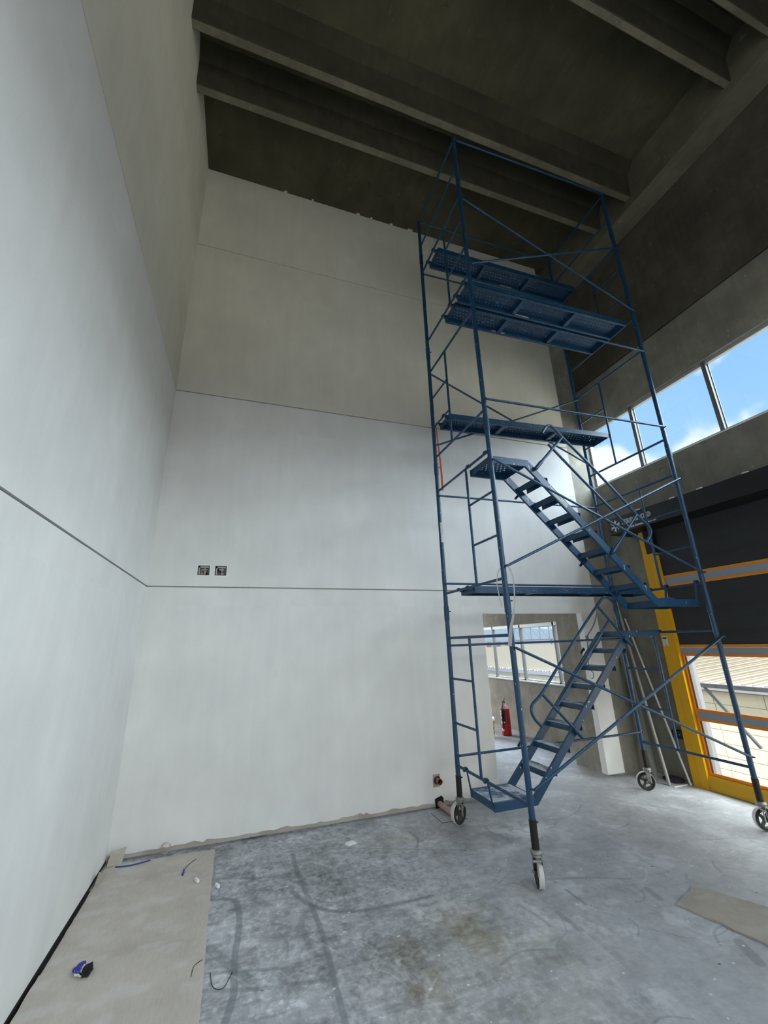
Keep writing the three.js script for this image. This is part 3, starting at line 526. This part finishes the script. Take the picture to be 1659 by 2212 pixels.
{
  const treads = []; for (let i = 0; i < 7; i++) treads.push([0.649 + 0.1927 * i, 0.552 + 0.1813 * i]);
  const st = makeStair('lower blue steel stair, with dusty perforated steps and a dusty bottom landing', {
    far: 0.145, near: 0.575, dusty: true, line: [[0.05, 0.338], [0.49, 0.338], [1.985, 1.79], [2.43, 1.79]], low: [0.047, 0.495, 0.37, 0.0, 0.175], high: [1.985, 2.43, 1.823, L, -0.022], treads, railZ: 0.606,
    rail: [[0.637, 0.949], [0.569, 1.014], [0.534, 1.095], [0.563, 1.158], [0.682, 1.243], [0.952, 1.509], [1.3, 1.846], [1.609, 2.13], [1.70, 2.195], [1.78, 2.18], [1.839, 2.12]],
    mid: [[1.70, 1.93], [0.845, 1.125]], struts: [[[0.682, 1.243], [1.10, 0.81]], [[1.576, 2.10], [1.968, 1.664]]], stubs: [[0.70, 0.72], [1.72, 1.62]],
  });
  const t2 = []; for (let i = 0; i < 7; i++) t2.push([0.587 + 0.1743 * i, 3.362 - 0.1783 * i]);
  const up = makeStair('upper blue steel stair falling to the right, with a white label on its front stringer', {
    far: 0.745, near: 1.145, dusty: false, line: [[0.03, 3.488], [0.46, 3.488], [1.838, 2.084], [2.42, 2.084]], low: [1.85, 2.42, 2.112, L, 0.19], high: [0.03, 0.46, 3.52, 0.0, 0.034], treads: t2, railZ: 1.166,
    rail: [[0.699, 3.86], [0.755, 3.935], [0.81, 3.966], [0.862, 3.945], [0.957, 3.845], [1.340, 3.482], [1.785, 3.02], [1.915, 2.905], [1.94, 2.84], [1.90, 2.775], [1.843, 2.716]],
    mid: [[0.755, 3.735], [1.625, 2.875]], struts: [[[0.957, 3.845], [0.538, 3.419]], [[1.788, 3.02], [1.335, 2.575]]], stubs: [[0.62, 3.29], [1.36, 2.56]],
  });
  const g = new THREE.PlaneGeometry(0.25, 0.046); g.rotateZ(-0.795); g.translate(0.80, 3.142, 1.1465); mesh('maker_label', g, stickerMat, up);
}
// ---------------------------------------------------------------- things on and about the tower
{
  const s = group('plastic_strap'); s.position.set(SX, 0, SZ + W);
  const ribbon = (pts, w) => { const c = new THREE.CatmullRomCurve3(pts.map(V)), n = 24, P = [], I = [], U = []; for (let i = 0; i <= n; i++) { const q = c.getPoint(i / n), t = i / n; const ww = typeof w === 'function' ? w(t) : w; P.push(q.x - ww, q.y, q.z - ww * 0.4, q.x + ww, q.y, q.z + ww * 0.4); U.push(0, t, 1, t); if (i < n) I.push(2 * i, 2 * i + 1, 2 * i + 2, 2 * i + 1, 2 * i + 3, 2 * i + 2); } const g = new THREE.BufferGeometry(); g.setAttribute('position', new THREE.Float32BufferAttribute(P, 3)); g.setAttribute('uv', new THREE.Float32BufferAttribute(U, 2)); g.setIndex(I); g.computeVertexNormals(); return g; };
  mesh('strap_tail', ribbon([[-0.027, 2.40, 0.0], [-0.075, 2.34, 0.01], [-0.10, 2.25, 0.01], [-0.095, 2.12, 0.015], [-0.075, 2.03, 0.01]], 0.004), M.film, s);
  mesh('strap_tail', ribbon([[0.027, 2.39, 0.03], [0.05, 2.32, 0.035], [0.052, 2.18, 0.036], [0.03, 2.02, 0.034], [-0.03, 1.85, 0.036], [-0.06, 1.71, 0.036]], (t) => 0.006 + 0.009 * sstep(0.5, 0.9, t)), M.film, s);
  const k = new THREE.TorusGeometry(PR + 0.0058, 0.004, 6, 20); k.rotateX(Math.PI / 2); k.translate(0, 2.395, 0); mesh('strap_loop', k, M.film, s);
  tag(s, 'torn translucent plastic strap tied round the front left post and hanging down', 'strap');
  const o = group('lashing_strap'); o.position.set(SX, 0, SZ);
  const g = ribbon([[0.03, 4.50, 0.02], [0.034, 4.25, 0.03], [0.045, 3.98, 0.035], [0.052, 3.75, 0.034], [0.05, 3.56, 0.03]], (t) => 0.006 + 0.007 * t); mesh('webbing', g, M.orangeStrap, o);
  tag(o, 'rust orange strap hanging along the rear left post beside the middle plank', 'strap');
}
{
  const c = mesh('hanging_cable', [path([[4.305, 2.054, -4.25], [4.255, 1.96, -4.25], [4.198, 1.884, -4.25], [4.083, 1.775, -4.25]], 0.0075, 8), rbox(4.065, 4.10, 1.745, 1.785, -4.262, -4.232, 0.008), path([[4.08, 1.75, -4.25], [4.07, 1.64, -4.25], [4.036, 1.427, -4.25], [4.06, 1.385, -4.25], [4.088, 1.346, -4.25], [4.075, 1.30, -4.25], [4.047, 1.291, -4.25]], 0.005, 8)], M.steelGrey);
  tag(c, 'grey cable with a hook end hanging in front of the doorway jamb behind the stair', 'cable');
}
{
  const r = new THREE.IcosahedronGeometry(0.07, 4), p = r.attributes.position; for (let i = 0; i < p.count; i++) { const v = new THREE.Vector3().fromBufferAttribute(p, i), n = 0.65 + 0.7 * fbm(v.x * 40 + 9, v.z * 40 + v.y * 25 + 9, 64, 301, 3); p.setXYZ(i, v.x * n * 1.35, Math.max(-0.012, v.y * 0.42 * n), v.z * n); } r.computeVertexNormals();
  const a = new THREE.Vector3(2.17, 2.125, 0.98).applyAxisAngle(new THREE.Vector3(0, 1, 0), SYAW); r.translate(SX + a.x, a.y, SZ + a.z);
  tag(mesh('rag', r, M.blueCloth), 'crumpled blue rag lying on the bottom landing of the upper stair', 'rag');
}
// poles and studs in the corner
{
  const lean = (name, a, b, r, mat, label, grp) => tag(mesh(name, tube(a, b, r, 14), mat), label, 'pole', grp);
  lean('steel_pole', [5.153, 0.003, -4.44], [5.452, 2.42, -4.984], 0.021, M.galv, 'thick speckled steel pole leaning into the corner behind the rear right castor');
  lean('slim_pole', [5.372, 0.003, -4.33], [5.484, 2.02, -4.90], 0.0125, M.offWhite, 'slim white pole leaning in the corner close to the yellow door post');
  const stud = (x, z, x1, z1, h, label) => { const s = poly([[-0.02, -0.015], [0.02, -0.015], [0.02, 0.015], [0.016, 0.015], [0.016, -0.011], [-0.016, -0.011], [-0.016, 0.015], [-0.02, 0.015]]), g = extrude(s, h); g.rotateX(-Math.PI / 2); const d = new THREE.Vector3(x1 - x, h, z1 - z).normalize(); g.applyQuaternion(new THREE.Quaternion().setFromUnitVectors(new THREE.Vector3(0, 1, 0), d)); g.translate(x, 0.004, z); tag(mesh('metal_stud', g, M.galv), label, 'metal stud'); };
  stud(5.20, -4.66, 5.34, -4.965, 1.55, 'grey metal stud leaning in the corner, next to the thick steel pole'); stud(5.29, -4.72, 5.42, -4.965, 1.5, 'grey metal stud deepest in the corner, against the concrete');
  const k = mesh('floor_strip', rbox(5.13, 5.36, 0.0, 0.012, -4.375, -4.355, 0.004), M.offWhite); k.rotation.y = 0; tag(k, 'short pale strip lying on the floor at the foot of the leaning poles', 'strip');
  const r = new THREE.SphereGeometry(0.11, 20, 10), p = r.attributes.position; for (let i = 0; i < p.count; i++) { const v = new THREE.Vector3().fromBufferAttribute(p, i), n = 0.7 + 0.6 * fbm(v.x * 30 + 5, v.z * 30 + 5, 64, 311, 3); p.setXYZ(i, v.x * 0.9 * n, Math.max(0.001, v.y * 0.35 * n + 0.01), v.z * 1.1 * n); } r.computeVertexNormals(); r.translate(5.37, 0, -4.54);
  tag(mesh('cloth', r, M.purpleCloth), 'dark purple cloth heaped on the floor against the wall beside the door', 'cloth');
  const sb = group('sensor_box'); sb.position.set(5.46, 0.545, -4.40); mesh('housing', rbox(-0.03, 0.04, -0.05, 0.045, -0.085, 0.075, 0.008), M.black, sb); mesh('conduit', tube([0.03, -0.05, -0.06], [0.03, -0.05, 0.08], 0.007, 8), M.black, sb); mesh('indicator', tube([-0.034, 0.0, 0.02], [-0.028, 0.0, 0.02], 0.005, 8), M.offWhite, sb);
  tag(sb, 'small black sensor box fixed beside the foot of the yellow door post', 'sensor');
}
// through the doorway
{
  const e = group('fire_extinguisher'); e.position.set(5.07, 0, -7.72);
  const P = (a) => a.map((q) => new THREE.Vector2(...q));
  mesh('cylinder', new THREE.LatheGeometry(P([[0, 0], [0.088, 0], [0.09, 0.012], [0.09, 0.44], [0.083, 0.475]]), 32), M.red, e);
  mesh('shoulder', new THREE.LatheGeometry(P([[0.083, 0.475], [0.066, 0.515], [0.035, 0.54], [0.022, 0.55], [0.022, 0.565], [0, 0.565]]), 32), M.pinkDust, e);
  mesh('valve', [tube([0, 0.56, 0], [0, 0.61, 0], 0.018), tube([0, 0.6, 0], [-0.06, 0.605, 0.03], 0.007, 8)], M.blackSteel, e);
  mesh('handle', [tubeBar([-0.02, 0.6, 0], [0.035, 0.66, -0.02], 0.012, 0.018), tubeBar([-0.01, 0.595, 0.01], [-0.05, 0.58, 0.03], 0.01, 0.016)], M.black, e);
  mesh('hose', path([[-0.02, 0.58, 0.02], [-0.08, 0.54, 0.06], [-0.1, 0.42, 0.05], [-0.095, 0.25, 0.045], [-0.092, 0.12, 0.04]], 0.01, 8), M.black, e);
  const lab = lines(256, 256, (g) => { g.fillStyle = '#dcdad2'; g.fillRect(0, 0, 90, 256); g.fillStyle = '#161816'; g.fillRect(90, 0, 110, 256); g.fillRect(24, 40, 56, 12); g.fillRect(34, 84, 40, 44); g.fillRect(30, 160, 46, 46); g.fillStyle = '#e8e2c8'; g.fillRect(120, 212, 46, 28); g.fillStyle = '#4a5a4a'; g.fillRect(130, 40, 40, 8); g.fillRect(130, 70, 40, 8); g.fillStyle = '#9c0e14'; g.fillRect(200, 0, 56, 256); });
  const lg = new THREE.CylinderGeometry(0.0912, 0.0912, 0.24, 24, 1, true, Math.PI * 1.42, 1.7); lg.translate(0, 0.33, 0); mesh('instruction_label', lg, std({ map: lab, roughness: 0.5, side: THREE.DoubleSide }), e);
  const l2 = new THREE.CylinderGeometry(0.0912, 0.0912, 0.05, 24, 1, true, Math.PI * 1.45, 0.7); l2.translate(0, 0.105, 0); mesh('date_label', l2, M.offWhite, e);
  tag(e, 'red fire extinguisher standing on the floor beyond the doorway', 'fire extinguisher');
  const b = group('bucket'); b.position.set(4.66, 0, -7.75);
  mesh('pail', new THREE.LatheGeometry(P([[0, 0], [0.12, 0], [0.125, 0.01], [0.142, 0.3], [0.148, 0.305]]), 32), M.yellow, b);
  mesh('lid', new THREE.LatheGeometry(P([[0.15, 0.295], [0.156, 0.3], [0.156, 0.33], [0.148, 0.345], [0.12, 0.338], [0, 0.338]]), 32), M.white, b);
  const bh = new THREE.TorusGeometry(0.15, 0.004, 6, 24, Math.PI); bh.rotateX(2.6); bh.translate(0, 0.27, 0); mesh('handle', bh, M.galv, b);
  const bl = new THREE.CylinderGeometry(0.140, 0.131, 0.17, 24, 1, true, 0.2, 2.4); bl.translate(0, 0.13, 0); mesh('pail_label', bl, std({ map: lines(128, 96, (g) => { g.fillStyle = '#d9a800'; g.fillRect(0, 0, 128, 96); g.fillStyle = '#22201a'; for (let x = 8; x < 120; x += 30) { g.beginPath(); g.ellipse(x + 10, 30, 9, 14, 0.4, 0, 7); g.fill(); g.beginPath(); g.ellipse(x + 16, 70, 8, 13, 0.2, 0, 7); g.fill(); } }), roughness: 0.5, side: THREE.DoubleSide }), b);
  tag(b, 'yellow plastic pail with a white lid, half hidden by the edge of the doorway', 'bucket');
}
// wall fittings
for (const [x0, label, v] of [[-0.491, 'left one of the two open electrical boxes in the white wall', 0], [-0.315, 'right one of the two open electrical boxes in the white wall', 1]]) {
  const e = group('electrical_box'); e.position.set(x0 + 0.062, 2.585, ZB);
  const o = poly([[-0.061, -0.054], [0.061, -0.054], [0.061, 0.054], [-0.061, 0.054]]); o.holes.push(rectPath(-0.056, 0.056, -0.049, 0.049));
  const g = extrude(o, 0.05); g.translate(0, 0, -0.052); mesh('box_shell', [g, box(-0.058, 0.058, -0.052, 0.052, -0.056, -0.05)], M.aluDark, e);
  mesh('mounting_plate', [box(-0.05, 0.05, 0.03, 0.047, -0.018, -0.014), box(-0.05, -0.038, -0.047, 0.047, -0.018, -0.014), box(-0.02, 0.035, 0.008, 0.02, -0.03, -0.022), box(0.005, 0.02, -0.04, 0.045, -0.034, -0.03)], M.galv, e);
  const kn = (x, y, r, m) => { const k = tube([x, y, -0.05], [x, y, -0.035], r, 14); mesh('knockout', k, m, e); };
  if (v) { kn(-0.02, 0.008, 0.015, M.dark); kn(0.018, -0.028, 0.014, M.galv); kn(0.018, -0.028, 0.006, M.dark); kn(0.0, 0.02, 0.01, M.galv); mesh('screw_slot', box(-0.04, 0.02, -0.014, -0.008, -0.032, -0.028), M.black, e); }
  else { kn(-0.018, 0.008, 0.012, M.galv); kn(-0.018, 0.008, 0.006, M.dark); kn(0.024, -0.03, 0.015, M.dark); kn(-0.018, -0.03, 0.01, M.galv); kn(0.01, -0.01, 0.007, M.galv); }
  const rim = poly([[-0.069, -0.061], [0.069, -0.061], [0.069, 0.061], [-0.069, 0.061]]); rim.holes.push(rectPath(-0.0615, 0.0615, -0.0545, 0.0545)); const rg = extrude(rim, 0.0015); rg.translate(0, 0, 0.0); mesh('filler_rim', rg, M.white, e);
  tag(e, label, 'electrical box', 'electrical boxes in the white wall');
}
{
  const pipe = (a, b, r, mat, parent) => { const d = V(b).sub(V(a)), s = new THREE.Shape(); s.absarc(0, 0, r, 0, 6.2832); const h = new THREE.Path(); h.absarc(0, 0, r - 0.004, 0, 6.2832, true); s.holes.push(h); const g = extrude(s, d.length()); g.applyQuaternion(new THREE.Quaternion().setFromUnitVectors(new THREE.Vector3(0, 0, 1), d.normalize())); g.translate(...a); return mesh('pipe_wall', g, mat, parent); };
  const p = group('pipe_stub'); pipe([2.245, 0.268, ZB - 0.09], [2.245, 0.268, ZB + 0.075], 0.033, M.copper, p); { const t = new THREE.TorusGeometry(0.036, 0.005, 8, 24); t.translate(2.245, 0.268, ZB + 0.003); mesh('collar', t, M.dark, p); }
  mesh('pipe_mouth', tube([2.245, 0.268, ZB + 0.02], [2.245, 0.268, ZB + 0.022], 0.029, 18), M.dark, p);
  tag(p, 'short reddish pipe stub poking out of the white wall above the skirting', 'pipe');
  const q = group('drain_pipe'); pipe([2.255, 0.038, ZB - 0.05], [2.26, 0.038, ZB + 0.32], 0.034, M.pvcBrown, q); { const b = poly([[2.205, 0.0], [2.305, 0.0], [2.305, 0.095], [2.28, 0.115], [2.20, 0.09]]); const g = extrude(b, 0.004); g.translate(0, 0, ZB + 0.0012); mesh('wall_cutout', g, M.dark, q); }
  tag(q, 'dusty pinkish drain pipe lying on the floor out of the wall behind the left castor', 'pipe');
  const k = group('floor_cover'); mesh('plate', rbox(2.10, 2.385, 0.0005, 0.004, -4.80, -4.53, 0.0015), M.floor, k); tag(k, 'square access cover flush with the floor beside the rear left castor', 'cover');
  mesh('edge_gap', [box(2.096, 2.1, 0.0003, 0.0025, -4.80, -4.526), box(2.1, 2.385, 0.0003, 0.0025, -4.53, -4.526)], M.dark, k);
}
// ---------------------------------------------------------------- floor litter
function sheet(name, pts, t, mat, label, cat, wob = 0.0, lift = null) { // thin board lying on the floor with slightly uneven edges
  seedState = 17 + label.length; const out = []; for (let i = 0; i < pts.length; i++) { const a = pts[i], b = pts[(i + 1) % pts.length], n = Math.max(1, Math.round(Math.hypot(b[0] - a[0], b[1] - a[1]) / 0.05)); for (let k = 0; k < n; k++) { const u = k / n, w = k ? wob : 0; out.push([a[0] + (b[0] - a[0]) * u + rr(-w, w), -(a[1] + (b[1] - a[1]) * u + rr(-w, w))]); } }
  const g = extrude(poly(out), t); g.rotateX(-Math.PI / 2); const gg = uvBox(g, 0.9);
  if (lift) { const p = gg.attributes.position; for (let i = 0; i < p.count; i++) p.setY(i, p.getY(i) + lift(p.getX(i), p.getZ(i))); gg.computeVertexNormals(); }
  return tag(mesh(name, gg, mat), label, cat);
}
sheet('cardboard_sheet', [[-0.945, -4.84], [-0.072, -4.815], [-0.064, -3.546], [-0.942, -3.525]], 0.006, M.card, 'far sheet of dusty beige cardboard on the floor, reaching into the corner', 'cardboard', 0.003);
sheet('cardboard_sheet', [[-0.942, -3.512], [-0.060, -3.533], [-0.044, -2.2], [-0.938, -2.2]], 0.017, M.card, 'near sheet of dusty beige cardboard butted against the far one along the left wall', 'cardboard', 0.003);
{ const s = sheet('board_offcut', [[2.963, -2.69], [3.286, -2.80], [3.56, -2.30], [3.30, -1.80], [3.02, -1.80], [3.08, -2.23]], 0.012, M.rawBoard, 'pale ragged offcut of board lying alone on the grey floor', 'board', 0.009); s.position.y = 0.001; }
{
  const bit = (name, x, z, w, h, d, ry, mat, label, cat, rx = 0) => { const g = rbox(-w / 2, w / 2, 0, h, -d / 2, d / 2, Math.min(h, w, d) * 0.2); const p = g.attributes.position; for (let i = 0; i < p.count; i++) if (p.getY(i) > h * 0.5) p.setX(i, p.getX(i) * 0.82); g.computeVertexNormals(); const m = mesh(name, g, mat); m.position.set(x, 0.001, z); m.rotation.set(rx, ry, 0); return tag(m, label, cat); };
  bit('plaster_chip', 1.118, -4.444, 0.095, 0.012, 0.06, 0.3, M.white, 'white chip of plaster on the floor, midway along the white wall', 'chip');
  for (const [x, z, l, y] of [[-0.18, -4.268, 'white scrap of plaster on the far cardboard near its right edge', 0.007], [-0.024, -4.136, 'white scrap of plaster on the bare floor just off the cardboard edge', 0.001]]) bit('plaster_scrap', x, z, 0.022, 0.022, 0.05, 0.5, M.white, l, 'chip').position.y = y;
  const c = group('board_scrap'); { const g = extrude(poly([[-0.05, 0], [0.06, 0], [0.075, 0.12], [-0.035, 0.10]]), 0.008); mesh('face', uvBox(g, 0.5), M.rawBoard, c); } c.position.set(-0.885, 0.008, -4.815); c.rotation.set(-0.38, 0.25, 0); tag(c, 'grey scrap of board leaning upright in the corner of the two white walls', 'board scrap');
  const c2 = group('board_scrap'); { const g = extrude(poly([[-0.09, 0], [0.09, 0], [0.10, 0.05], [-0.05, 0.075]]), 0.007); mesh('face', uvBox(g, 0.5), M.rawBoard, c2); } c2.position.set(-0.915, 0.009, -4.53); c2.rotation.set(-0.3, 1.45, 0); tag(c2, 'narrow scrap of board propped against the left wall beside the cardboard', 'board scrap');
  const t = group('tape_roll'); { const s = new THREE.Shape(); s.absarc(0, 0, 0.052, 0, 6.2832); const h = new THREE.Path(); h.absarc(0, 0, 0.04, 0, 6.2832, true); s.holes.push(h); const g = extrude(s, 0.045, 0.001); mesh('tape_ring', g, M.tape, t); } t.position.set(-0.5, 0.064, -4.862); t.rotation.set(-0.12, 0.35, 0); tag(t, 'clear ring of packing tape standing against the foot of the white wall', 'tape roll');
  const strip = (pts, r, mat, label, cat, name) => tag(mesh(name, path(pts, r, 6, 0.5), mat), label, cat);
  strip([[-0.86, 0.012, -4.775], [-0.76, 0.011, -4.76], [-0.68, 0.014, -4.765], [-0.60, 0.01, -4.80]], 0.005, M.bluePlastic, 'dark blue plastic strip lying on the cardboard beside the corner scrap', 'strip', 'plastic_strip');
  strip([[-0.30, 0.011, -4.41], [-0.295, 0.016, -4.46], [-0.30, 0.012, -4.50]], 0.006, M.bluePlastic, 'small twist of blue plastic on the cardboard at the end of a dark thread', 'strip', 'plastic_strip');
  strip([[-0.295, 0.012, -4.50], [-0.27, 0.011, -4.58], [-0.22, 0.012, -4.66]], 0.0022, M.dark, 'dark thread on the far cardboard running from the blue twist', 'thread', 'thread');
  strip([[-0.02, 0.004, -3.20], [0.0, 0.006, -3.08], [0.05, 0.005, -3.05], [0.08, 0.008, -3.10], [0.10, 0.004, -3.16]], 0.0018, M.dark, 'thin dark wire curled on the floor just beside the near cardboard', 'wire', 'wire_offcut');
  strip([[-0.12, 0.0195, -3.18], [-0.11, 0.0205, -3.26], [-0.07, 0.0195, -3.30]], 0.0016, M.dark, 'short dark wire lying on the near cardboard close to its right edge', 'wire', 'wire_offcut');
  const rg = group('crumpled_wrapper'); { seedState = 77; const mk = (sx, mat, dx) => { const g = new THREE.IcosahedronGeometry(0.032, 3), p = g.attributes.position; for (let i = 0; i < p.count; i++) { const v = new THREE.Vector3().fromBufferAttribute(p, i), n = 0.55 + 0.9 * vnoise(v.x * 90 + 20, v.y * 90 + v.z * 60 + 20, 64, 401 + sx); p.setXYZ(i, v.x * n + dx, Math.max(0, v.y * n * 0.6 + 0.012), v.z * n * 1.3 + dx * 0.8); } g.computeVertexNormals(); return mesh('fold', g, mat, rg); }; mk(1, M.offWhite, 0); mk(2, M.bluePlastic, -0.018); mk(3, M.dark, 0.022); } rg.position.set(-0.71, 0.0175, -3.45); tag(rg, 'small crumpled black, blue and pale wrapper on the near cardboard', 'wrapper');
}
// ---------------------------------------------------------------- outside
{
  struct(mesh('ground', box(5.8, 180, -4.3, -4.0, -160, 90), M.groundOut));
  const n = group('neighbour_building'); 
  // long shed with a corrugated roof falling towards us
  const wall = group('block_wall', n); mesh('mortar', box(13.04, 13.4, -4.0, 0.3, -30, 2), M.cream, wall);
  for (let r = 0; r < 9; r++) for (let k = 0; k < 14; k++) { const z0 = -17 + k * 1.3 + (r % 2) * 0.02; mesh('block', box(13.0, 13.05, 0.2 - (r + 1) * 0.335 + 0.014, 0.2 - r * 0.335, z0 + 0.012, z0 + 1.29), M.cream, wall); }
  for (let k = 0; k < 6; k++) mesh('pilaster', box(12.93, 13.02, -4.0, 0.25, -18.5 + k * 3.9, -18.25 + k * 3.9), M.cream, wall);
  const P = [], I = [], U = []; let c = 0; for (let z = -34; z <= 3; z += 0.045) { const up = (c++ % 4) < 2 ? 0.045 : 0; P.push(12.7, 0.40 + up, z, 24, 1.27 + up, z); U.push(0, z, 1, z); if (c > 1) I.push(2 * c - 4, 2 * c - 2, 2 * c - 3, 2 * c - 3, 2 * c - 2, 2 * c - 1); }
  const rg = new THREE.BufferGeometry(); rg.setAttribute('position', new THREE.Float32BufferAttribute(P, 3)); rg.setAttribute('uv', new THREE.Float32BufferAttribute(U, 2)); rg.setIndex(I); rg.computeVertexNormals(); mesh('roof', rg, M.roofSheet, n);
  { const l = []; for (let z = -33.8; z < 3; z += 0.27) { const sb = box(0, 11.36, 0.0, 0.05, z - 0.014, z + 0.014); sb.rotateZ(Math.atan2(0.87, 11.3)); sb.translate(12.69, 0.425, 0); l.push(sb); } mesh('roof_seam', l, M.seam, n).userData.kind = 'stuff'; }
  mesh('eaves_gutter', box(12.62, 12.74, 0.27, 0.41, -34, 3), M.lilac, n);
  mesh('gable_wall', box(13.4, 24, -4, 0.3, -34, -33.6), M.cream, n);
  tag(n, 'sunlit pale shed outside with a corrugated roof and block wall', 'building');
  const a = group('awning_frame'); mesh('beam', box(8.9, 9.0, 0.75, 0.825, -7.2, 1), M.steelGrey, a);
  for (const [z0, z1] of [[-6.45, -5.7], [-4.7, -5.35], [-4.4, -3.7], [-2.7, -3.4]]) mesh('strut', tube([8.95, 0.75, z0], [8.95, -0.2, z1], 0.03, 8), M.steelGrey, a);
  for (const z of [-7.15, 0.9]) mesh('post', tube([8.95, -4, z], [8.95, 0.8, z], 0.05, 10), M.steelGrey, a);
  tag(a, 'grey steel awning frame with slanting struts outside the roller door', 'frame');
  const pl = group('outside_post'); mesh('shaft', box(6.1, 6.26, -4, 4.0, -4.72, -4.56), M.lilac, pl); tag(pl, 'pale lilac post standing outside close to the door edge', 'post');
  const b = group('billboard_frame'); const bz = (z, y) => [30, y, z];
  mesh('chord', [tube(bz(-42.5, 3.05), bz(-30, 3.0), 0.06, 8), tube(bz(-42.5, 1.72), bz(-30, 1.76), 0.06, 8)], M.steelGrey, b);
  for (let k = 0; k < 9; k++) { mesh('upright', tube(bz(-42 + k * 1.45, 1.73), bz(-42 + k * 1.45, 3.03), 0.04, 6), M.steelGrey, b); mesh('diagonal', tube(bz(-42 + k * 1.45, 3.03), bz(-42 + (k + 1) * 1.45, 1.74), 0.04, 6), M.steelGrey, b); }
  for (const z of [-41.5, -36, -31]) mesh('leg', tube(bz(z, -4), bz(z, 1.75), 0.08, 8), M.steelGrey, b);
  tag(b, 'long lattice billboard frame seen through the window of the room beyond', 'frame');
  const f = group('distant_building'); mesh('block', box(60, 75, -4, 2.1, -118, -84), M.lilac, f); mesh('yellow_band', box(59.6, 60, -0.9, 0.1, -118, -84), M.yellow, f); for (let k = 0; k < 8; k++) mesh('window', box(59.8, 60.02, 0.6, 1.4, -116 + k * 4, -114 + k * 4), M.steelGrey, f);
  tag(f, 'far pale building with a yellow band beyond the shed', 'building');
  const hs = new THREE.Shape(); hs.moveTo(-260, -6); for (let x = -260; x <= 260; x += 10) hs.lineTo(x, 4 + 9 * fbm(x / 60 + 8, 3.3, 64, 501, 4)); hs.lineTo(260, -6); const hg = extrude(hs, 30); hg.rotateY(Math.PI / 2); hg.translate(150, 0, -120); struct(mesh('hills', hg, M.hill));
}
renderer.render(scene, camera);
